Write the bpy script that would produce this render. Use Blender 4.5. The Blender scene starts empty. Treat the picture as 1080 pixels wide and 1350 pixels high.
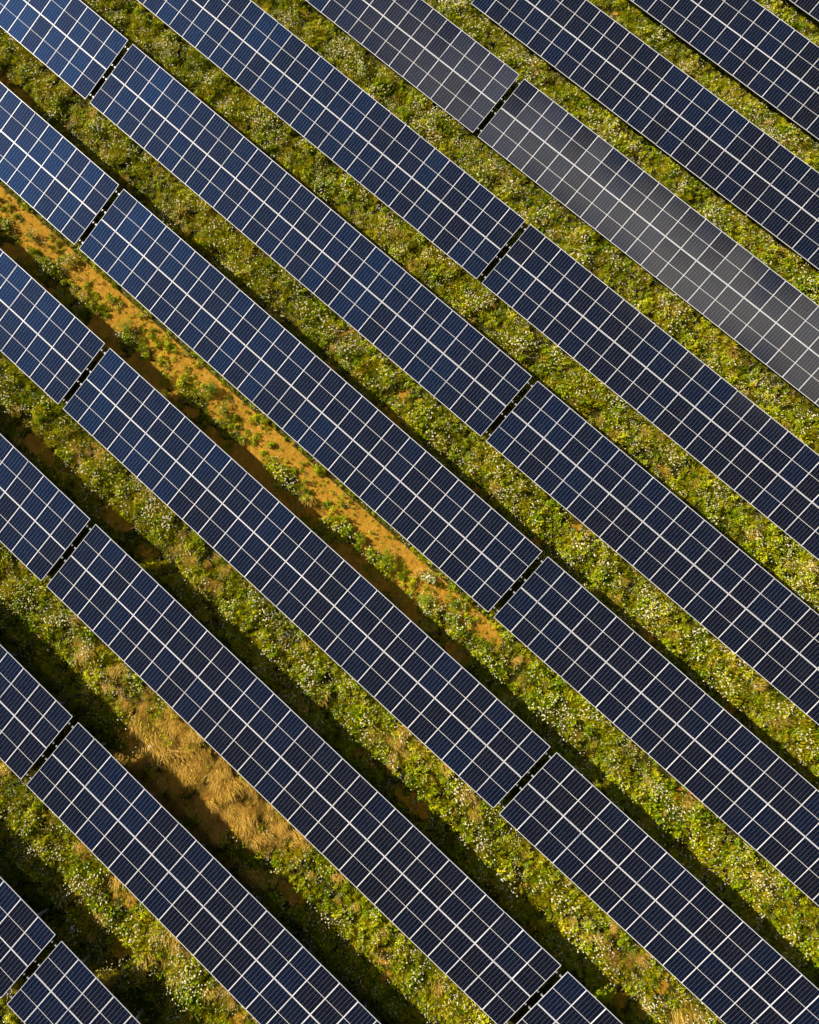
import bpy, math, random
import numpy as np
from mathutils import Vector, Matrix

S = bpy.context.scene
C = S.collection
R_ = math.radians

# ------------------------------------------------------------------ camera
cam_d = bpy.data.cameras.new('camera')
cam = bpy.data.objects.new('camera', cam_d)
C.objects.link(cam)
cam.location = (19.0522, -21.4808, 43.0177)
cam.rotation_euler = (0.2310104, -0.0364853, 0.73127)
cam_d.sensor_fit = 'HORIZONTAL'
cam_d.sensor_width = 36.0
cam_d.lens = 1060.0 / 1080.0 * 36.0
cam_d.clip_start = 0.5
cam_d.clip_end = 3000
S.camera = cam

# ------------------------------------------------------------------ sky
SUN_AZ, SUN_EL = R_(16.8), R_(28.0)          # heading the shadows fall towards, sun height
w = bpy.data.worlds.new('World')
S.world = w
w.use_nodes = True
nt = w.node_tree
bg = nt.nodes['Background']
sky = nt.nodes.new('ShaderNodeTexSky')
sky.sky_type = 'NISHITA'
sky.sun_disc = False
sky.sun_elevation = SUN_EL
sun_dir = Vector((-math.cos(SUN_AZ) * math.cos(SUN_EL), -math.sin(SUN_AZ) * math.cos(SUN_EL), math.sin(SUN_EL)))
sky.sun_rotation = math.atan2(sun_dir.x, sun_dir.y)
sky.air_density = 0.28
sky.dust_density = 0.0
sky.ozone_density = 3.0
bg.inputs['Strength'].default_value = 0.05
# a thin bank of bright cirrus high overhead
tc = nt.nodes.new('ShaderNodeTexCoord')
sep = nt.nodes.new('ShaderNodeSeparateXYZ')
nt.links.new(tc.outputs['Generated'], sep.inputs[0])
nz = nt.nodes.new('ShaderNodeTexNoise')
nz.inputs['Scale'].default_value = 5.0
nz.inputs['Detail'].default_value = 5.0
nt.links.new(tc.outputs['Generated'], nz.inputs['Vector'])


def wmath(op, a, b=None, c=None):
    n = nt.nodes.new('ShaderNodeMath')
    n.operation = op
    for i, v in enumerate((a, b, c)):
        if v is None:
            continue
        if isinstance(v, (int, float)):
            n.inputs[i].default_value = v
        else:
            nt.links.new(v, n.inputs[i])
    return n.outputs[0]


def wrange(v, a, b):
    n = nt.nodes.new('ShaderNodeMapRange')
    n.interpolation_type = 'SMOOTHSTEP'
    n.inputs['From Min'].default_value = a
    n.inputs['From Max'].default_value = b
    nt.links.new(v, n.inputs['Value'])
    return n.outputs['Result']


wob = wmath('MULTIPLY', wmath('SUBTRACT', nz.outputs['Fac'], 0.5), 0.10)
yy = wmath('ABSOLUTE', wmath('ADD', wmath('ADD', sep.outputs['Y'], 0.022), wob))
band = wmath('SUBTRACT', 1.0, wrange(yy, 0.012, 0.062))
xl = wmath('MULTIPLY', wrange(sep.outputs['X'], -0.64, -0.10), wmath('SUBTRACT', 1.0, wrange(sep.outputs['X'], 0.12, 0.5)))
up = wmath('GREATER_THAN', sep.outputs['Z'], 0.3)
cl = wmath('MULTIPLY', wmath('MULTIPLY', band, xl), up)
cl = wmath('MULTIPLY', cl, wmath('MULTIPLY_ADD', nz.outputs['Fac'], 1.2, 0.35))
mixc = nt.nodes.new('ShaderNodeMix')
mixc.data_type = 'RGBA'
mixc.inputs['B'].default_value = (68.0, 62.0, 51.0, 1)
nt.links.new(cl, mixc.inputs['Factor'])
nt.links.new(sky.outputs[0], mixc.inputs['A'])
nt.links.new(mixc.outputs['Result'], bg.inputs['Color'])

# ------------------------------------------------------------------ sun and exposure
sd = bpy.data.lights.new('sun', 'SUN')
sd.energy = 5.0
sd.angle = R_(0.5)
sd.color = (1.0, 0.90, 0.74)
sun = bpy.data.objects.new('sun', sd)
C.objects.link(sun)
sun.rotation_euler = (-sun_dir).to_track_quat('-Z', 'Y').to_euler()
sun.location = (0, 0, 60)
S.view_settings.view_transform = 'Standard'
S.view_settings.look = 'None'
S.view_settings.exposure = 0.6
S.view_settings.gamma = 1.0
S.view_settings.use_curve_mapping = False
S.render.engine = 'CYCLES'

rng = np.random.default_rng(7)
random.seed(7)


# ------------------------------------------------------------------ helpers
def link(o, parent=None):
    C.objects.link(o)
    if parent is not None:
        o.parent = parent
    return o


def tag(o, label=None, cat=None, group=None, kind=None):
    if label: o['label'] = label
    if cat: o['category'] = cat
    if group: o['group'] = group
    if kind: o['kind'] = kind
    return o


class MB:
    """collects shapes, then becomes one mesh"""
    def __init__(self):
        self.v, self.f, self.m = [], [], []

    def quad(self, pts, m=0):
        n = len(self.v)
        self.v += [tuple(p) for p in pts]
        self.f.append(tuple(range(n, n + len(pts))))
        self.m.append(m)

    def box(self, a, b, m=0, T=None):
        (x0, y0, z0), (x1, y1, z1) = a, b
        n = len(self.v)
        pts = [(x0, y0, z0), (x1, y0, z0), (x1, y1, z0), (x0, y1, z0),
               (x0, y0, z1), (x1, y0, z1), (x1, y1, z1), (x0, y1, z1)]
        if T is not None:
            pts = [tuple(T @ Vector(p)) for p in pts]
        self.v += pts
        for q in ((0, 3, 2, 1), (4, 5, 6, 7), (0, 1, 5, 4), (1, 2, 6, 5), (2, 3, 7, 6), (3, 0, 4, 7)):
            self.f.append(tuple(n + i for i in q))
            self.m.append(m)

    def tube(self, path, r, n=6, m=0):
        rings = []
        for i, p in enumerate(path):
            p = Vector(p)
            d = (Vector(path[min(i + 1, len(path) - 1)]) - Vector(path[max(i - 1, 0)])).normalized()
            a = d.orthogonal().normalized()
            b = d.cross(a)
            k = len(self.v)
            for j in range(n):
                t = 2 * math.pi * j / n
                self.v.append(tuple(p + a * (r * math.cos(t)) + b * (r * math.sin(t))))
            rings.append(k)
        for k0, k1 in zip(rings, rings[1:]):
            for j in range(n):
                self.f.append((k0 + j, k0 + (j + 1) % n, k1 + (j + 1) % n, k1 + j))
                self.m.append(m)
        self.f.append(tuple(rings[0] + j for j in reversed(range(n)))); self.m.append(m)
        self.f.append(tuple(rings[-1] + j for j in range(n))); self.m.append(m)

    def mesh(self, name, *mats):
        me = bpy.data.meshes.new(name)
        me.from_pydata(self.v, [], self.f)
        for mt in mats:
            me.materials.append(mt)
        me.polygons.foreach_set('material_index', self.m)
        me.update()
        return me

    def build(self, name, mats, parent=None):
        if not isinstance(mats, (list, tuple)):
            mats = [mats]
        return link(bpy.data.objects.new(name, self.mesh(name, *mats)), parent)


def new_mat(name):
    m = bpy.data.materials.new(name)
    m.use_nodes = True
    return m, m.node_tree, m.node_tree.nodes['Principled BSDF']


class NB:
    """small node-building helper"""
    def __init__(self, t):
        self.t = t

    def put(self, sock, v):
        if isinstance(v, (int, float, tuple, list)):
            sock.default_value = v
        else:
            self.t.links.new(v, sock)

    def math(self, op, a, b=None, c=None):
        n = self.t.nodes.new('ShaderNodeMath')
        n.operation = op
        for i, v in enumerate((a, b, c)):
            if v is not None:
                self.put(n.inputs[i], v)
        return n.outputs[0]

    def mix(self, f, a, b, mode='MIX'):
        n = self.t.nodes.new('ShaderNodeMix')
        n.data_type = 'RGBA'
        n.blend_type = mode
        self.put(n.inputs['Factor'], f)
        self.put(n.inputs['A'], a)
        self.put(n.inputs['B'], b)
        return n.outputs['Result']

    def noise(self, vec, scale, detail=3.0, rough=0.5):
        n = self.t.nodes.new('ShaderNodeTexNoise')
        n.inputs['Scale'].default_value = scale
        n.inputs['Detail'].default_value = detail
        n.inputs['Roughness'].default_value = rough
        if vec is not None:
            self.put(n.inputs['Vector'], vec)
        return n.outputs['Fac']

    def rng(self, v, a, b, c=0.0, d=1.0):
        n = self.t.nodes.new('ShaderNodeMapRange')
        n.interpolation_type = 'SMOOTHSTEP'
        self.put(n.inputs['Value'], v)
        for k, x in (('From Min', a), ('From Max', b), ('To Min', c), ('To Max', d)):
            n.inputs[k].default_value = x
        return n.outputs['Result']

    def ramp(self, f, stops):
        n = self.t.nodes.new('ShaderNodeValToRGB')
        e = n.color_ramp.elements
        e[0].position, e[0].color = stops[0][0], (*stops[0][1], 1)
        e[1].position, e[1].color = stops[-1][0], (*stops[-1][1], 1)
        for p, c in stops[1:-1]:
            x = e.new(p)
            x.color = (*c, 1)
        self.put(n.inputs[0], f)
        return n.outputs[0]


# ------------------------------------------------------------------ layout of the rows (metres)
TILT = math.atan2(1.361483, 4.069416)
WC, WS = 4.069416, 1.361483                 # table depth on plan, rise
WT = math.hypot(WC, WS)
ZL = 0.80                                    # low edge above ground
PITCH, NCOL, GAP = 1.154, 27, 0.40706
TL = PITCH * NCOL - 0.02
P = 7.192254
XA = {-4: -50.2576 + 0.43, -3: -43.6976 - 0.03, -2: -37.1376 - 0.14, -1: -30.57762, 0: -24.01167, 1: -17.5315, 2: -10.90324,
      3: -4.34914, 4: 2.25204, 5: 8.86628, 6: 15.43615}
DY = {-4: 0.17, -3: 0.10, -2: -0.05, -1: 0.0046, 0: -0.0454, 1: -0.0365, 2: 0.0847, 3: 0.0339, 4: 0.025, 5: -0.068, 6: 0.0017}
DZ = {-4: 0.0, -3: 0.0, -2: 0.0, -1: 0.031, 0: -0.055, 1: 0.0898, 2: -0.045, 3: -0.042, 4: -0.0239, 5: 0.0411, 6: 0.0044}


def row_y(r):
    return -r * P + DY.get(r, 0.0)


# ------------------------------------------------------------------ materials
def mat_cells(name, coat, coat_rough, sh=1.0):
    m, t, b = new_mat(name)
    n = NB(t)
    uv = t.nodes.new('ShaderNodeUVMap').outputs[0]
    sp = t.nodes.new('ShaderNodeSeparateXYZ')
    t.links.new(uv, sp.inputs[0])
    x, y = sp.outputs[0], sp.outputs[1]
    CW, CH, MID = 0.1840, 0.0859, 0.022
    # vertical gaps between the six strings
    fx = n.math('FRACT', n.math('DIVIDE', n.math('ADD', x, 3 * CW), CW))
    dx = n.math('MULTIPLY', n.math('MINIMUM', fx, n.math('SUBTRACT', 1.0, fx)), CW)
    lx = n.math('LESS_THAN', dx, 0.0036)
    # gaps between half cells
    ay = n.math('SUBTRACT', n.math('ABSOLUTE', y), MID / 2)
    fy = n.math('FRACT', n.math('DIVIDE', ay, CH))
    dy = n.math('MULTIPLY', n.math('MINIMUM', fy, n.math('SUBTRACT', 1.0, fy)), CH)
    ly = n.math('LESS_THAN', dy, 0.0005)
    mid = n.math('LESS_THAN', ay, 0.0)
    edge = n.math('MAXIMUM', n.math('GREATER_THAN', n.math('ABSOLUTE', x), 3 * CW),
                  n.math('GREATER_THAN', ay, 12 * CH))
    white = n.math('MAXIMUM', mid, edge)
    line = n.math('MAXIMUM', lx, ly)
    oi = t.nodes.new('ShaderNodeObjectInfo')
    rnd = oi.outputs['Random']
    geo = t.nodes.new('ShaderNodeNewGeometry')
    big = n.noise(geo.outputs['Position'], 0.16, 3.0, 0.6)
    tone = n.math('ADD', n.math('MULTIPLY', rnd, 0.45), n.math('MULTIPLY', big, 0.7))
    cell = n.ramp(tone, [(0.2, (0.0042, 0.0043, 0.0100)), (0.65, (0.0032, 0.0045, 0.0145)), (0.9, (0.0022, 0.0060, 0.0240)), (1.0, (0.0018, 0.009, 0.040))])
    col = n.mix(line, cell, (0.23, 0.24, 0.23, 1))
    col = n.mix(white, col, (0.80, 0.80, 0.80, 1))
    # a light film of dust and streaks
    dust = n.rng(n.noise(geo.outputs['Position'], 1.3, 5.0, 0.65), 0.45, 0.8, 0.0, 0.010)
    col = n.mix(dust, col, (0.42, 0.36, 0.28, 1))
    n.put(b.inputs['Base Color'], col)
    b.inputs['Roughness'].default_value = 0.55
    b.inputs['Specular IOR Level'].default_value = 0.02
    b.inputs['Coat Weight'].default_value = coat
    b.inputs['Coat Roughness'].default_value = coat_rough
    b.inputs['Coat IOR'].default_value = 1.45
    # textured silicon scatters a weak blue sheen under the glass
    gl = t.nodes.new('ShaderNodeBsdfGlossy')
    gl.inputs['Roughness'].default_value = 0.54
    sheen = n.mix(n.rng(tone, 0.3, 1.0), (0.0002 * sh, 0.0044 * sh, 0.019 * sh, 1), (0.0001 * sh, 0.0082 * sh, 0.033 * sh, 1))
    n.put(gl.inputs['Color'], n.mix(white, sheen, (0, 0, 0, 1)))
    ad = t.nodes.new('ShaderNodeAddShader')
    t.links.new(b.outputs[0], ad.inputs[0])
    t.links.new(gl.outputs[0], ad.inputs[1])
    t.links.new(ad.outputs[0], t.nodes['Material Output'].inputs['Surface'])
    return m


def mat_simple(name, col, rough=0.5, metal=0.0, var=0.0, scale=8.0):
    m, t, b = new_mat(name)
    if var:
        n = NB(t)
        g = t.nodes.new('ShaderNodeNewGeometry')
        f = n.noise(g.outputs['Position'], scale, 4.0, 0.6)
        lo = tuple(c * (1 - var) for c in col)
        hi = tuple(min(1, c * (1 + var)) for c in col)
        n.put(b.inputs['Base Color'], n.ramp(f, [(0.3, lo), (0.7, hi)]))
    else:
        b.inputs['Base Color'].default_value = (*col, 1)
    b.inputs['Roughness'].default_value = rough
    b.inputs['Metallic'].default_value = metal
    return m


M_cells = mat_cells('solar_cells', 0.28, 0.06)
M_cells_glare = mat_cells('solar_cells_glare', 0.60, 0.10, 0.9)    # glossier copy for one row, its grey glare boosted in the material
M_frame = mat_simple('anodised_frame', (0.83, 0.84, 0.91), 0.42, 0.1, 0.05, 3.0)
M_back = mat_simple('white_backsheet', (0.70, 0.70, 0.70), 0.6)
M_galv = mat_simple('galvanised_steel', (0.52, 0.54, 0.56), 0.45, 0.5, 0.18, 14.0)
M_cable = mat_simple('black_cable', (0.03, 0.03, 0.03), 0.6)


def foliage_mat(name, stops, patch, trans=0.3, spec=0.08, nscale=0.35):
    """leaf colour from the plant's own random and from slow patches over the meadow"""
    m, t, b = new_mat(name)
    n = NB(t)
    oi = t.nodes.new('ShaderNodeObjectInfo')
    geo = t.nodes.new('ShaderNodeNewGeometry')
    big = n.noise(oi.outputs['Location'], nscale, 3.0, 0.6)
    f = n.math('ADD', n.math('MULTIPLY', oi.outputs['Random'], 0.45), n.math('MULTIPLY', n.math('SUBTRACT', big, 0.5), patch))
    f = n.math('ADD', f, n.math('MULTIPLY', n.math('SUBTRACT', geo.outputs['Random Per Island'], 0.5), 0.5))
    f = n.math('ADD', f, 0.28)
    col = n.ramp(f, stops)
    n.put(b.inputs['Base Color'], col)
    b.inputs['Roughness'].default_value = 0.5
    b.inputs['Specular IOR Level'].default_value = spec
    tr = t.nodes.new('ShaderNodeBsdfTranslucent')
    n.put(tr.inputs['Color'], col)
    mx = t.nodes.new('ShaderNodeMixShader')
    mx.inputs[0].default_value = trans
    t.links.new(b.outputs[0], mx.inputs[1])
    t.links.new(tr.outputs[0], mx.inputs[2])
    t.links.new(mx.outputs[0], t.nodes['Material Output'].inputs['Surface'])
    return m


M_grass = foliage_mat('meadow_grass', [(0.0, (0.09, 0.15, 0.003)), (0.35, (0.30, 0.34, 0.004)), (0.7, (0.62, 0.52, 0.010)), (1.0, (0.78, 0.55, 0.06))], 0.9)
M_herb = foliage_mat('leafy_herbs', [(0.05, (0.035, 0.090, 0.002)), (0.32, (0.14, 0.25, 0.003)), (0.62, (0.43, 0.50, 0.006)), (0.9, (0.78, 0.70, 0.02)), (1.0, (0.84, 0.72, 0.06))], 0.9)
M_dry = foliage_mat('dry_grass', [(0.0, (0.30, 0.17, 0.02)), (0.5, (0.80, 0.53, 0.09)), (1.0, (0.92, 0.70, 0.20))], 0.5)
M_weed = foliage_mat('weed_leaves', [(0.0, (0.05, 0.12, 0.004)), (0.45, (0.20, 0.33, 0.006)), (0.8, (0.42, 0.48, 0.015)), (1.0, (0.60, 0.56, 0.06))], 0.5)
M_petal = foliage_mat('white_petals', [(0.0, (0.70, 0.58, 0.16)), (0.4, (0.80, 0.73, 0.42)), (1.0, (0.86, 0.84, 0.74))], 0.3, 0.25)
M_yellow = foliage_mat('yellow_petals', [(0.0, (0.62, 0.40, 0.01)), (0.5, (0.72, 0.56, 0.02)), (1.0, (0.75, 0.66, 0.12))], 0.3, 0.25)
M_red = foliage_mat('poppy_petals', [(0.0, (0.42, 0.02, 0.008)), (0.5, (0.62, 0.05, 0.01)), (1.0, (0.70, 0.14, 0.02))], 0.2, 0.25)


# ------------------------------------------------------------------ numpy noise for planting
def vnoise(x, y, scale, seed):
    x = np.asarray(x) / scale + 1000.0
    y = np.asarray(y) / scale + 1000.0
    xi, yi = np.floor(x).astype(np.int64), np.floor(y).astype(np.int64)
    fx, fy = x - xi, y - yi
    fx, fy = fx * fx * (3 - 2 * fx), fy * fy * (3 - 2 * fy)

    def h(a, b):
        n = (a * 374761393 + b * 668265263 + seed * 1442695041) & 0xffffffff
        n = ((n ^ (n >> 13)) * 1274126177) & 0xffffffff
        return ((n ^ (n >> 16)) & 0xffff) / 65535.0
    return (h(xi, yi) * (1 - fx) + h(xi + 1, yi) * fx) * (1 - fy) + (h(xi, yi + 1) * (1 - fx) + h(xi + 1, yi + 1) * fx) * fy


def fbm(x, y, scale, seed, o=4):
    s, a, t = 0.0, 1.0, 0.0
    for i in range(o):
        s = s + a * vnoise(x, y, scale / 2 ** i, seed + i * 17)
        t += a
        a *= 0.55
    return s / t


def sstep(v, a, b):
    t = np.clip((v - a) / (b - a), 0, 1)
    return t * t * (3 - 2 * t)


def alley_info(x, y):
    """alley number (= row on its low side) and fraction across it, 0 at that row's high edge"""
    r = np.ceil((-y + 0.0) / P).astype(int)                  # row whose low edge is just below y
    rr = np.clip(r, -5, 8)
    yl = -rr * P + np.array([DY.get(k, 0.0) for k in range(-5, 9)])[rr + 5]
    return rr, (y - yl - WC) / (P - WC)                      # <0 : under the table


def soil_mask(x, y):
    """1 where the earth is bare: the strip between rows 2 and 3, and worn spots elsewhere"""
    r, f = alley_info(x, y)
    cov = 0.62 * fbm(x, y, 1.6, 5) + 0.38 * fbm(x, y, 0.5, 15)
    inb = (r == 3) & (f > -0.5)
    # the strip is barest by the upper row; green weeds creep along its middle
    along = sstep(x, 18.0, 27.0)                             # heals over towards its right end
    bare = sstep(cov + 0.06 + 0.34 * sstep(f, 0.25, 0.8) - 0.20 * np.exp(-((f - 0.46) / 0.15) ** 2) - 0.14 * sstep(f, 0.88, 1.0) - 0.75 * along, 0.42, 0.60)
    worn = sstep(cov, 0.66, 0.76) * 0.75
    tracks = sstep(fbm(x, y, 2.2, 77), 0.55, 0.72) * sstep(-np.abs(f - 0.22), -0.22, -0.05) * 0.8
    return np.where(inb, bare, np.maximum(worn, tracks))


def dry_mask(x, y):
    r, f = alley_info(x, y)
    n = fbm(x, y, 1.4, 31)
    d = np.zeros_like(x)
    # the large straw patch between rows 4 and 5
    big = np.exp(-((x - DRY[0][0]) / 5.4) ** 2) * (r == 5) * (0.42 + 0.65 * sstep(f, 0.1, 0.6))
    d = np.maximum(d, sstep(big + 1.3 * (fbm(x, y, 1.0, 31) - 0.5), 0.30, 0.60))
    for (cx, cy, rad) in DRY[1:]:
        g = np.exp(-(((x - cx) / (rad * 1.6)) ** 2 + ((y - cy) / rad) ** 2))
        d = np.maximum(d, sstep(g + 0.9 * (n - 0.5), 0.45, 0.75) * 0.9)
    sp = sstep(fbm(x, y, 2.0, 91), 0.60, 0.74) * sstep(f, 0.35, 0.8) * (r >= 4) * 0.5
    return np.clip(np.maximum(d, sp), 0, 1)


DRY = [(15.3, -29.6, 2.0)]


# ------------------------------------------------------------------ ground
def graded(lo, hi, step, far):
    mid = list(np.arange(lo, hi + step, step))
    out, s, v = [], step * 2, lo
    while v > -far:
        v -= s; s *= 1.5
        out.append(v)
    right, s, v = [], step * 2, mid[-1]
    while v < far:
        v += s; s *= 1.5
        right.append(v)
    return np.array(out[::-1] + mid + right)


gx, gy = graded(-34, 52, 0.22, 500), graded(-52, 38, 0.22, 500)
X, Y = np.meshgrid(gx, gy)
near = np.exp(-(np.maximum(0, np.hypot(X - 10, Y + 10) - 60) / 20) ** 2)


def ground_z(x, y):
    return (fbm(x, y, 1.1, 3) - 0.5) * 0.10 + (fbm(x, y, 6.0, 9) - 0.5) * 0.10


Z = ground_z(X, Y) * near
nx, ny = len(gx), len(gy)
verts = np.stack([X.ravel(), Y.ravel(), Z.ravel()], 1)
idx = np.arange(nx * ny).reshape(ny, nx)
faces = np.stack([idx[:-1, :-1], idx[:-1, 1:], idx[1:, 1:], idx[1:, :-1]], -1).reshape(-1, 4)
me = bpy.data.meshes.new('ground')
me.vertices.add(len(verts)); me.vertices.foreach_set('co', verts.ravel())
me.loops.add(faces.size); me.loops.foreach_set('vertex_index', faces.ravel())
me.polygons.add(len(faces)); me.polygons.foreach_set('loop_start', np.arange(0, faces.size, 4))
me.polygons.foreach_set('use_smooth', np.ones(len(faces), bool))
att = me.attributes.new('soil', 'FLOAT', 'POINT')
att.data.foreach_set('value', soil_mask(X.ravel(), Y.ravel()).astype(np.float32))
att = me.attributes.new('straw', 'FLOAT', 'POINT')
att.data.foreach_set('value', dry_mask(X.ravel(), Y.ravel()).astype(np.float32))
me.update(); me.validate()


def mat_ground():
    m, t, b = new_mat('meadow_soil')
    n = NB(t)
    geo = t.nodes.new('ShaderNodeNewGeometry').outputs['Position']
    a1 = t.nodes.new('ShaderNodeAttribute'); a1.attribute_name = 'soil'
    a2 = t.nodes.new('ShaderNodeAttribute'); a2.attribute_name = 'straw'
    f1 = n.noise(geo, 3.0, 8.0, 0.65)
    f2 = n.noise(geo, 14.0, 6.0, 0.7)
    earth = n.ramp(n.math('ADD', n.math('MULTIPLY', f1, 0.6), n.math('MULTIPLY', f2, 0.4)),
                   [(0.3, (0.22, 0.10, 0.013)), (0.5, (0.50, 0.26, 0.024)), (0.72, (0.68, 0.41, 0.055))])
    thatch = n.ramp(f2, [(0.3, (0.022, 0.026, 0.004)), (0.55, (0.060, 0.055, 0.008)), (0.8, (0.18, 0.13, 0.03))])
    straw = n.ramp(f2, [(0.3, (0.06, 0.04, 0.01)), (0.7, (0.22, 0.15, 0.045))])
    edge = n.rng(n.math('ADD', a1.outputs['Fac'], n.math('MULTIPLY', n.math('SUBTRACT', f2, 0.5), 0.9)), 0.3, 0.6)
    col = n.mix(edge, thatch, earth)
    col = n.mix(n.math('MULTIPLY', a2.outputs['Fac'], 0.8), col, straw)
    n.put(b.inputs['Base Color'], col)
    b.inputs['Roughness'].default_value = 0.95
    b.inputs['Specular IOR Level'].default_value = 0.1
    bp = t.nodes.new('ShaderNodeBump')
    bp.inputs['Strength'].default_value = 0.9
    bp.inputs['Distance'].default_value = 0.10
    h = n.math('ADD', n.math('MULTIPLY', n.noise(geo, 4.0, 8.0, 0.62), 0.8), n.math('MULTIPLY', n.noise(geo, 22.0, 4.0, 0.6), 0.25))
    n.put(bp.inputs['Height'], h)
    t.links.new(bp.outputs[0], b.inputs['Normal'])
    return m


me.materials.append(mat_ground())
tag(link(bpy.data.objects.new('ground', me)), kind='structure')


# ------------------------------------------------------------------ one solar table
PW = PITCH - 0.008                           # panel width along the row
CG = 0.014                                   # slot between upper and lower panels
PL = (WT - CG) / 2                           # panel length up the slope
FW, FY = 0.014, 0.022                        # visible frame width, long sides and short ends


def panel_mesh(cells):
    b = MB()
    hx, hy = PW / 2 - FW, PL / 2 - FY
    b.box((-hx, -hy, -0.006), (hx, hy, 0.0), 1)
    b.m[1] = 0                               # the sunny face carries the cells
    me = b.mesh('solar_panel', cells, M_back)
    uv = me.uv_layers.new(name='UVMap')
    for lp in me.loops:
        co = me.vertices[lp.vertex_index].co
        uv.data[lp.index].uv = (co.x, co.y)
    return me


def frame_mesh():
    b = MB()
    hx, hy = PW / 2, PL / 2
    z0, z1 = -0.034, 0.0025
    b.box((-hx, -hy, z0), (hx, -hy + FY, z1))
    b.box((-hx, hy - FY, z0), (hx, hy, z1))
    b.box((-hx, -hy + FY, z0), (-hx + FW, hy - FY, z1))
    b.box((hx - FW, -hy + FY, z0), (hx, hy - FY, z1))
    for s in (-1, 1):                        # module clamps on the rails
        b.box((hx - 0.016, s * PL * 0.30 - 0.03, z1 + 0.0005), (hx + 0.012, s * PL * 0.30 + 0.03, z1 + 0.007))
    return b.mesh('frame', M_frame)


ME_panel, ME_panel_glare, ME_frame = panel_mesh(M_cells), panel_mesh(M_cells_glare), frame_mesh()
RX = Matrix.Rotation(TILT, 4, 'X')


def slope(x, s, off=0.0):
    """a point on the table: s metres up the slope, off metres above the glass"""
    return Vector((x, s * math.cos(TILT) - off * math.sin(TILT), ZL + s * math.sin(TILT) + off * math.cos(TILT)))


def purlin_mesh():
    b = MB()                                 # lipped C section running the length of the table
    x0, x1 = -0.125, TL + 0.125
    b.box((x0, -0.03, -0.075), (x1, -0.027, 0.0))
    b.box((x0, -0.027, -0.003), (x1, 0.03, 0.0))
    b.box((x0, -0.027, -0.075), (x1, 0.03, -0.072))
    b.box((x0 - 0.004, -0.036, -0.08), (x0 - 0.0005, 0.036, 0.004))      # end plates
    b.box((x1 + 0.0005, -0.036, -0.08), (x1 + 0.004, 0.036, 0.004))
    b.box((x0 + 0.004, -0.045, 0.0015), (x0 + 0.075, 0.045, 0.006))      # splice lugs
    b.box((x1 - 0.075, -0.045, 0.0015), (x1 - 0.004, 0.045, 0.006))
    return b.mesh('purlin', M_galv)


def rafter_mesh():
    b = MB()
    s0, s1 = 0.35, WT - 0.12
    T = Matrix.Translation(slope(0, 0)) @ RX
    b.box((-0.03, s0, -0.235), (0.03, s1, -0.117), 0, T)
    return b.mesh('rafter', M_galv)


POST_S = (0.95, WT - 0.42)                   # front and rear posts, distance up the slope


def post_mesh(s):
    b = MB()
    p = slope(0, s, -0.235)
    for a in ((-0.05, -0.004, 0.05, 0.004), (-0.05, 0.004, -0.042, 0.06), (0.042, 0.004, 0.05, 0.06)):
        b.box((a[0], p.y + a[1], -0.6), (a[2], p.y + a[3], p.z))
    return b.mesh('post', M_galv)


def brace_mesh():
    b = MB()
    q = slope(0, POST_S[1], -0.235)
    r = slope(0, 2.2, -0.25)
    b.tube([(0.035, q.y - 0.04, 0.75), (0.035, r.y, r.z)], 0.02, 6)
    return b.mesh('brace', M_galv)


def cable_mesh():
    b = MB()
    a, c = slope(-0.10, WT * 0.905, -0.06), slope(-GAP + 0.10, WT * 0.905, -0.06)
    pts = [a.lerp(c, i / 8) + Vector((0, 0, -0.09 * math.sin(math.pi * i / 8))) for i in range(9)]
    b.tube(pts, 0.011, 5)
    return b.mesh('earthing_cable', M_cable)


ME_purlin, ME_rafter, ME_brace, ME_cable = purlin_mesh(), rafter_mesh(), brace_mesh(), cable_mesh()
ME_post = [post_mesh(s) for s in POST_S]
PURLIN_S = (0.093, 0.397, 0.600, 0.905)
POST_X = [1.3 + i * (TL - 2.6) / 8 for i in range(9)]


def child(name, me, parent, loc=(0, 0, 0), rot=(0, 0, 0)):
    o = bpy.data.objects.new(name, me)
    o.location, o.rotation_euler = loc, rot
    return link(o, parent)


def solar_table(r, k, label):
    root = link(bpy.data.objects.new('solar_table', None))
    root.empty_display_size = 0.5
    root.location = (XA[r] + k * (TL + GAP), row_y(r), DZ[r])
    tag(root, label, 'solar array', 'solar tables standing in parallel rows across the meadow')
    for i in range(NCOL):
        for j in range(2):
            s = PL / 2 + j * (PL + CG)
            p = slope(PITCH * i + PW / 2 - 0.003, s, random.uniform(-0.002, 0.002))
            o = child('solar_panel', ME_panel_glare if r == -1 else ME_panel, root, p,
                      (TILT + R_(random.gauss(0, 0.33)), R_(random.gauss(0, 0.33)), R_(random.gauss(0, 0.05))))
            child('frame', ME_frame, o)
    for q in PURLIN_S:
        child('purlin', ME_purlin, root, slope(0, WT * q, -0.037), (TILT, 0, 0))
    for x in POST_X:
        for mp in ME_post:
            child('post', mp, root, (x, 0, 0))
        child('rafter', ME_rafter, root, (x, 0, 0))
        child('brace', ME_brace, root, (x, 0, 0))
    if k > -1 and not (k == 1 and r < -1) and not (k == 0 and r < 1):
        child('earthing_cable', ME_cable, root)
    return root


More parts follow.
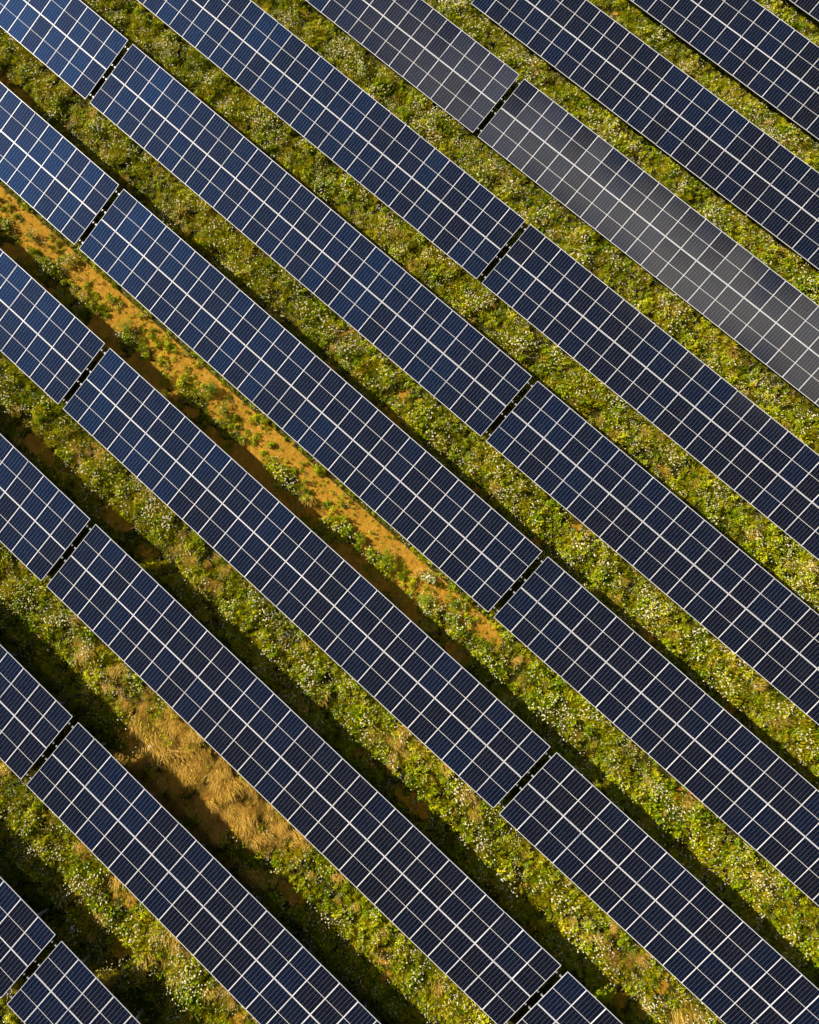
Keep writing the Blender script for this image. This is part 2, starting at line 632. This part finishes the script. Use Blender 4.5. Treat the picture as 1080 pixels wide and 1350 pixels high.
TABLES = [
    (-4, 1, 'sliver of dark solar table cut off by the very top right corner'),
    (-3, 1, 'dark solar table across the top right, just below the sliver in the corner'),
    (-2, 1, 'long dark solar table directly above the row that glares grey'),
    (-1, 0, 'grey glaring solar table cut by the top edge, left of the gap in its row'),
    (-1, 1, 'long solar table with grey glare and tiny glints, right of the gap in its row'),
    (0, 0, 'blue solar table cut by the top edge, directly below the grey glaring row'),
    (0, 1, 'dark solar table at the right edge, directly below the long grey glaring table'),
    (1, -1, 'blue solar table end cut off by the top left corner'),
    (1, 0, 'whole blue solar table between two gaps, its upper end nearest the top left corner'),
    (1, 1, 'dark solar table at the right edge, second below the long grey glaring table'),
    (2, -1, 'blue solar table end at the left edge, just above the bare orange earth'),
    (2, 0, 'whole solar table along the upper, sunlit side of the bare orange earth strip'),
    (2, 1, 'dark solar table at the right edge, third below the long grey glaring table'),
    (3, -1, 'blue solar table end at the left edge, just below the bare orange earth'),
    (3, 0, 'whole solar table along the lower, shaded side of the bare orange earth strip'),
    (3, 1, 'dark solar table running into the bottom right corner'),
    (4, -1, 'solar table end at the left edge, second below the bare orange earth'),
    (4, 0, 'whole solar table directly above the large straw-coloured dry grass patch'),
    (4, 1, 'small top corner of a solar table at the bottom edge, right of middle'),
    (5, -1, 'solar table end at the left edge, third below the bare orange earth'),
    (5, 0, 'long solar table cut by the bottom edge, directly below the large dry grass patch'),
    (6, -1, 'lowest solar table end at the left edge, above the bottom left gap'),
    (6, 0, 'solar table cut by the bottom edge in the bottom left corner, below the gap'),
]
for a in TABLES:
    solar_table(*a)


# ------------------------------------------------------------------ plants
def blade(b, x, y, ang, L, wd, lean, m=0, z=0.0):
    d = Vector((math.cos(ang), math.sin(ang), 0))
    s = Vector((-d.y, d.x, 0)) * (wd / 2)
    p0 = Vector((x, y, z))
    p1 = p0 + d * (L * lean * 0.35) + Vector((0, 0, L * 0.55 * math.sqrt(max(0.05, 1 - lean * lean * 0.6))))
    p2 = p0 + d * (L * lean) + Vector((0, 0, L * math.sqrt(max(0.03, 1 - lean * lean))))
    n = len(b.v)
    b.v += [tuple(p0 - s * 0.7), tuple(p0 + s * 0.7), tuple(p1 + s), tuple(p1 - s), tuple(p2)]
    b.f += [(n, n + 1, n + 2, n + 3), (n + 3, n + 2, n + 4)]
    b.m += [m, m]


def leaf(b, p, d, L, wd, m=0, roll=0.0):
    d = d.normalized()
    s = d.cross(Vector((0, 0, 1)))
    if s.length < 1e-3:
        s = Vector((1, 0, 0))
    s = (Matrix.Rotation(roll, 3, d) @ s.normalized()) * (wd / 2)
    up = s.cross(d).normalized() * (wd * 0.12)
    n = len(b.v)
    a, t = p, p + d * L - Vector((0, 0, L * 0.12))
    q = p + d * (L * 0.45)
    b.v += [tuple(a), tuple(q + s + up), tuple(t), tuple(q - s + up)]
    b.f.append((n, n + 1, n + 2, n + 3))
    b.m.append(m)


def leaf_n(b, p, d, nr, L, wd, m=0):
    s = d.cross(nr).normalized() * (wd / 2)
    n = len(b.v)
    q = p + d * (L * 0.45) + nr * (wd * 0.1)
    b.v += [tuple(p), tuple(q + s), tuple(p + d * L - nr * (L * 0.1)), tuple(q - s)]
    b.f.append((n, n + 1, n + 2, n + 3))
    b.m.append(m)


def U(a, c):
    return random.uniform(a, c)


def rdir(zlo=-0.1, zhi=0.9):
    a, z = U(0, 2 * math.pi), U(zlo, zhi)
    c = math.sqrt(max(0, 1 - z * z))
    return Vector((c * math.cos(a), c * math.sin(a), z))


def grass_tuft():
    b = MB()
    h, r = U(0.22, 0.40), U(0.10, 0.20)
    for _ in range(42):
        a, q = U(0, 6.283), r * math.sqrt(U(0, 1))
        blade(b, q * math.cos(a), q * math.sin(a), a + U(-0.9, 0.9), h * U(0.55, 1.15), U(0.012, 0.026), U(0.2, 0.8))
    return b.mesh('grass_tuft', M_grass)


def herb_clump():
    b = MB()
    h, r = U(0.14, 0.44), U(0.10, 0.22)
    for _ in range(44):
        a, q = U(0, 6.283), r * math.sqrt(U(0, 1))
        z = U(0.25, 1.0) * h * (1 - 0.55 * (q / r) ** 2)
        nr = (Vector((-0.62, -0.18, 0.75)) + rdir(-1, 1) * 0.55).normalized()
        d = nr.cross(rdir(-1, 1)).normalized()
        leaf_n(b, Vector((q * math.cos(a), q * math.sin(a), z)), d, nr, U(0.06, 0.14), U(0.030, 0.064))
    return b.mesh('herb_clump', M_herb)


def dry_tuft():
    b = MB()
    base = U(-0.5, 0.5)
    for _ in range(60):
        a, q = U(0, 6.283), 0.34 * math.sqrt(U(0, 1))
        blade(b, q * math.cos(a), q * math.sin(a), base + random.gauss(0, 0.30), U(0.35, 0.8), U(0.010, 0.024), U(0.35, 0.9))
    return b.mesh('dry_tuft', M_dry)


def head(b, p, r, n=6, m=0, tilt=0.5):
    nrm = (Vector((-0.55, -0.15, 1)) + Vector((U(-tilt, tilt), U(-tilt, tilt), 0))).normalized()
    a = nrm.orthogonal().normalized()
    c = nrm.cross(a)
    k = len(b.v)
    b.v.append(tuple(p + nrm * r * 0.25))
    for j in range(n):
        t = 2 * math.pi * j / n
        rr = r * U(0.75, 1.1)
        b.v.append(tuple(p + a * (rr * math.cos(t)) + c * (rr * math.sin(t))))
    for j in range(n):
        b.f.append((k, k + 1 + j, k + 1 + (j + 1) % n)); b.m.append(m)


def flower_group(mat, nh, spread, r0, r1, h0, h1):
    def f():
        b = MB()
        for _ in range(random.randint(*nh)):
            a, q = U(0, 6.283), spread * math.sqrt(U(0, 1))
            x, y, z = q * math.cos(a), q * math.sin(a), U(h0, h1)
            head(b, Vector((x, y, z)), U(r0, r1), random.choice((5, 6, 7)))
            blade(b, x * 0.7, y * 0.7, a, z * 0.98, 0.008, min(0.5, 0.3 * q / z), 1)
        return b.mesh('flowers', mat, M_grass)
    return f


def source(name, fn, n):
    col = bpy.data.collections.new(name)
    for _ in range(n):
        col.objects.link(bpy.data.objects.new(name, fn()))
    return col


def scatter(name, label, cat, col, nvar, pts, scl, rot):
    """one object whose points each carry a plant"""
    n = len(pts)
    me = bpy.data.meshes.new(name)
    me.vertices.add(n)
    me.vertices.foreach_set('co', np.ascontiguousarray(pts, np.float32).ravel())
    a = me.attributes.new('pick', 'INT', 'POINT'); a.data.foreach_set('value', rng.integers(0, nvar, n).astype(np.int32))
    a = me.attributes.new('size', 'FLOAT', 'POINT'); a.data.foreach_set('value', scl.astype(np.float32))
    a = me.attributes.new('turn', 'FLOAT_VECTOR', 'POINT'); a.data.foreach_set('vector', np.ascontiguousarray(rot, np.float32).ravel())
    o = link(bpy.data.objects.new(name, me))
    tag(o, label, cat, None, 'stuff')
    g = bpy.data.node_groups.new(name, 'GeometryNodeTree')
    g.interface.new_socket('Geometry', in_out='INPUT', socket_type='NodeSocketGeometry')
    g.interface.new_socket('Geometry', in_out='OUTPUT', socket_type='NodeSocketGeometry')
    gi, go = g.nodes.new('NodeGroupInput'), g.nodes.new('NodeGroupOutput')
    ip = g.nodes.new('GeometryNodeInstanceOnPoints')
    ci = g.nodes.new('GeometryNodeCollectionInfo')
    ci.inputs['Collection'].default_value = col
    ci.inputs['Separate Children'].default_value = True
    ci.inputs['Reset Children'].default_value = True

    def named(nm, ty):
        q = g.nodes.new('GeometryNodeInputNamedAttribute')
        q.data_type = ty
        q.inputs['Name'].default_value = nm
        return q.outputs['Attribute']
    L = g.links.new
    L(gi.outputs[0], ip.inputs['Points'])
    L(ci.outputs[0], ip.inputs['Instance'])
    ip.inputs['Pick Instance'].default_value = True
    L(named('pick', 'INT'), ip.inputs['Instance Index'])
    L(named('turn', 'FLOAT_VECTOR'), ip.inputs['Rotation'])
    L(named('size', 'FLOAT'), ip.inputs['Scale'])
    L(ip.outputs[0], go.inputs[0])
    o.modifiers.new('plants', 'NODES').node_group = g
    return o


# candidate spots: the part of the field the photo sees and a margin round it
CR = np.array(cam.rotation_euler.to_matrix())
CL = np.array(cam.location)


def seen(x, y, mar=0.16):
    v = np.stack([x, y, np.zeros_like(x)], 1) - CL
    c = v @ CR
    u, q = c[:, 0] / -c[:, 2] * 1060, c[:, 1] / -c[:, 2] * 1060
    return (np.abs(u) < 540 * (1 + mar * 1.2)) & (np.abs(q) < 675 * (1 + mar))


def spots(density):
    A = 90 * 95
    n = int(A * density)
    x, y = rng.uniform(-36, 54, n), rng.uniform(-54, 41, n)
    k = seen(x, y)
    x, y = x[k], y[k]
    r, f = alley_info(x, y)
    k = f > -0.62                                            # little grows deep under the tables
    k &= (f > -0.22) | (rng.random(len(x)) < 0.35) 
    k2 = f < -0.9
    # the low-edge side too gets light: the last half metre below each table
    low = (f < -0.62) & (((f * (P - WC)) + WC) < 0.9)
    k |= low & (rng.random(len(x)) < 0.8)
    return x[k], y[k], r[k], f[k]


def place(x, y, keep, smin, smax, tilt=0.12, aligned=None, swirl=0.0):
    k = rng.random(len(x)) < keep
    x, y = x[k], y[k]
    r, f = alley_info(x, y)
    s = rng.uniform(smin, smax, len(x))
    s = s * (0.65 + 0.70 * sstep(fbm(x, y, 0.9, 23, 3), 0.3, 0.72))
    s = np.where(f < -0.3, s * 0.8, s) * (1 - 0.35 * soil_mask(x, y))
    z = ground_z(x, y) - 0.02
    yaw = rng.uniform(0, 2 * np.pi, len(x)) if aligned is None else aligned + rng.normal(0, 0.35, len(x)) + swirl * (fbm(x, y, 1.2, 63, 2) - 0.5)
    rot = np.stack([rng.normal(0, tilt, len(x)), rng.normal(0, tilt, len(x)), yaw], 1)
    return np.stack([x, y, z], 1), s, rot


x, y, r, f = spots(26)
so, dr = soil_mask(x, y), dry_mask(x, y)
g1 = fbm(x, y, 1.0, 41)
keep = (1 - so) ** 1.5 * (1 - 0.85 * dr) * (0.34 + 0.5 * sstep(g1, 0.36, 0.6))
scatter('meadow_grass', 'green and yellowish meadow grass between the rows of solar tables', 'grass',
        source('grass_tuft', grass_tuft, 7), 7, *place(x, y, keep, 0.55, 1.25))

x, y, r, f = spots(22)
so, dr = soil_mask(x, y), dry_mask(x, y)
g2 = fbm(x, y, 0.9, 57)
keep = np.maximum((1 - 0.92 * so) ** 1.4 * sstep(g2, 0.35, 0.54), 0.6 * sstep(fbm(x, y, 0.55, 59), 0.50, 0.64)) * (1 - 0.8 * dr)
scatter('meadow_herbs', 'leafy green herbs growing in clumps through the meadow grass', 'herbs',
        source('herb_clump', herb_clump, 9), 9, *place(x, y, keep, 0.5, 1.4, 0.12, aligned=0.0))

x, y, r, f = spots(30)
dr = dry_mask(x, y)
keep = np.clip(dr * 0.62 + 0.008 * (1 - soil_mask(x, y)), 0, 1)
scatter('dry_grass', 'straw coloured dry grass lying in patches beside the solar tables', 'grass',
        source('dry_tuft', dry_tuft, 6), 6, *place(x, y, keep, 0.5, 1.0, 0.12, aligned=-0.85, swirl=2.5))

x, y, r, f = spots(20)
so, dr = soil_mask(x, y), dry_mask(x, y)
fl = fbm(x, y, 1.1, 71)
keep = sstep(0.6 * fl + 0.4 * fbm(x, y, 0.45, 73), 0.46, 0.64) * (1 - 0.9 * so) * (1 - 0.9 * dr) * 0.62 + 0.26 * (1 - dr) * (1 - 0.6 * so)
scatter('white_wildflowers', 'small white wildflowers in loose clusters along the grassy strips', 'flowers',
        source('white_flowers', flower_group(M_petal, (2, 6), 0.26, 0.017, 0.038, 0.34, 0.52), 8), 8, *place(x, y, keep, 0.7, 1.15, 0.12, aligned=0.0))

x, y, r, f = spots(10)
fl = fbm(x, y, 1.6, 83)
keep = sstep(fl, 0.45, 0.62) * (1 - 0.85 * soil_mask(x, y)) * (1 - 0.8 * dry_mask(x, y)) * 0.6
scatter('yellow_wildflowers', 'small yellow wildflowers dotted through the grassy strips', 'flowers',
        source('yellow_flowers', flower_group(M_yellow, (2, 6), 0.22, 0.018, 0.036, 0.26, 0.46), 5), 5, *place(x, y, keep, 0.7, 1.15, 0.12, aligned=0.0))

x, y, r, f = spots(0.25)
keep = 0.5 * sstep(fbm(x, y, 3.0, 97), 0.45, 0.6) * (1 - 0.5 * soil_mask(x, y))
scatter('red_poppies', 'scattered red poppies in the grassy strips', 'flowers',
        source('poppies', flower_group(M_red, (1, 3), 0.12, 0.03, 0.055, 0.3, 0.45), 4), 4, *place(x, y, keep, 0.8, 1.1, 0.12, aligned=0.0))


# ------------------------------------------------------------------ single weeds that stand out
def weed(x, y, h, r, leaves, flowers, mat, label, stretch=1.0):
    """a bushy plant: stems from the root, leaves through a lumpy crown, blossoms on top"""
    root = link(bpy.data.objects.new('weed_plant', None))
    root.empty_display_size = 0.2
    root.location = (x, y, float(ground_z(np.array([x]), np.array([y]))[0]) - 0.02)
    tag(root, label, 'weed')
    lobes = [(U(-0.6, 0.6) * r * stretch, U(-0.55, 0.55) * r, U(0.55, 1.0) * h, U(0.40, 0.62) * r) for _ in range(7)]
    b, st, bl = MB(), MB(), MB()
    for (lx, ly, lz, lr) in lobes:
        st.tube([(lx * 0.15, ly * 0.15, 0), (lx * 0.6, ly * 0.6, lz * 0.45), (lx, ly, lz * 0.9)], 0.009, 4)
    for _ in range(leaves):
        lx, ly, lz, lr = random.choice(lobes)
        v = rdir(-0.35, 1.0) * (lr * U(0.55, 1.08))
        p = Vector((lx + v.x, ly + v.y, max(0.03, lz * 0.8 + v.z * 0.75)))
        nr = (Vector((-0.5, -0.15, 0.7)) + v.normalized() * 0.6 + rdir(-1, 1) * 0.5).normalized()
        leaf_n(b, p, nr.cross(rdir(-1, 1)).normalized(), nr, U(0.06, 0.13), U(0.028, 0.055))
    for _ in range(flowers):
        lx, ly, lz, lr = random.choice(lobes)
        v = rdir(0.25, 1.0) * lr
        head(bl, Vector((lx + v.x, ly + v.y, lz * 0.8 + v.z * 0.8 + 0.05)), U(0.02, 0.042), 6)
    st.build('stem', M_stem, root)
    b.build('foliage', mat, root)
    if flowers:
        bl.build('blossom', M_petal, root)


M_stem = mat_simple('weed_stem', (0.12, 0.15, 0.03), 0.7)
WEEDS = [
    (-13.87, -15.42, 0.40, 0.42, 260, 10, 'bushy green weed on the bare earth strip nearest the left edge'),
    (-11.18, -15.12, 0.42, 0.50, 330, 26, 'pale flecked weed on bare earth, just left of the gap corner above the strip'),
    (-5.82, -15.77, 0.50, 0.48, 340, 0, 'plain green bush at the shadow edge, upper left part of the bare earth'),
    (0.49, -15.28, 0.45, 0.66, 460, 6, 'largest bright green weed clump in the upper left half of the bare earth'),
    (1.79, -15.56, 0.38, 0.44, 260, 8, 'smaller green weed touching the lower right of the largest weed clump'),
    (12.43, -15.77, 0.42, 0.36, 260, 0, 'small round bright green bush standing alone at the shadow edge of bare earth'),
    (14.17, -15.72, 0.48, 0.62, 460, 6, 'long bushy green weed just right of the small round bush on bare earth'),
    (16.70, -14.98, 0.45, 0.38, 170, 70, 'weed covered in white blossoms amid the orange soil, right half of the strip'),
    (17.28, -15.95, 0.50, 0.50, 340, 14, 'green bush at the shadow edge, just below the weed covered in white blossoms'),
    (18.98, -15.55, 0.42, 0.50, 300, 22, 'flecked green weed near the lower right end of the bare earth strip'),
    (36.33, -24.59, 0.60, 0.62, 460, 0, 'bright lime bush in shade at the bottom edge, beside the small table corner'),
    (-7.64, 6.12, 0.60, 0.62, 340, 90, 'pale blossoming bush in the grassy strip under the upper grey glaring table'),
    (-3.74, 5.70, 0.55, 0.50, 380, 0, 'round yellow green bush in the strip under the upper grey glaring table'),
]
for i, (x, y, h, r, nl, nf, lab) in enumerate(WEEDS):
    weed(x, y, h, r, nl, nf, M_weed, lab, 1.6 if 'long' in lab else 1.0)

EX = [(-12.16, -16.01), (-9.06, -15.7), (-8.42, -15.76), (-7.53, -15.83), (-4.11, -16.13), (-4.42, -15.01), (-2.77, -15.83),
      (-3.06, -14.96), (-0.85, -15.57), (2.9, -15.67), (4.02, -15.67), (5.41, -15.89), (7.12, -15.69), (8.33, -15.75),
      (10.05, -15.75), (14.83, -15.66), (15.76, -15.77), (18.55, -16.58), (18.67, -15.06), (20.52, -15.83), (21.27, -15.58),
      (-15.64, -15.27), (-12.41, -14.96), (-7.54, -15.06), (-1.36, -14.47), (3.86, -14.61), (8.17, -14.55)]
ex = np.repeat(np.array(EX), 9, 0) + rng.normal(0, 0.24, (len(EX) * 9, 2)) * np.array([1.3, 0.8])
more = rng.uniform((-18, -16.6), (24, -13.6), (620, 2))                # seedlings over the whole bare strip
ex = np.concatenate([ex, more])
big = np.concatenate([rng.uniform(0.55, 1.15, len(EX) * 9), rng.uniform(0.2, 0.55, len(more))])
p3 = np.stack([ex[:, 0], ex[:, 1], ground_z(ex[:, 0], ex[:, 1]) - 0.02], 1)
turn = np.stack([rng.normal(0, 0.12, len(ex)), rng.normal(0, 0.12, len(ex)), rng.normal(0, 0.4, len(ex))], 1)
scatter('low_weeds', 'low green weeds and seedlings spreading over the bare orange earth strip', 'weeds',
        source('low_weed', herb_clump, 6), 6, p3, big, turn)
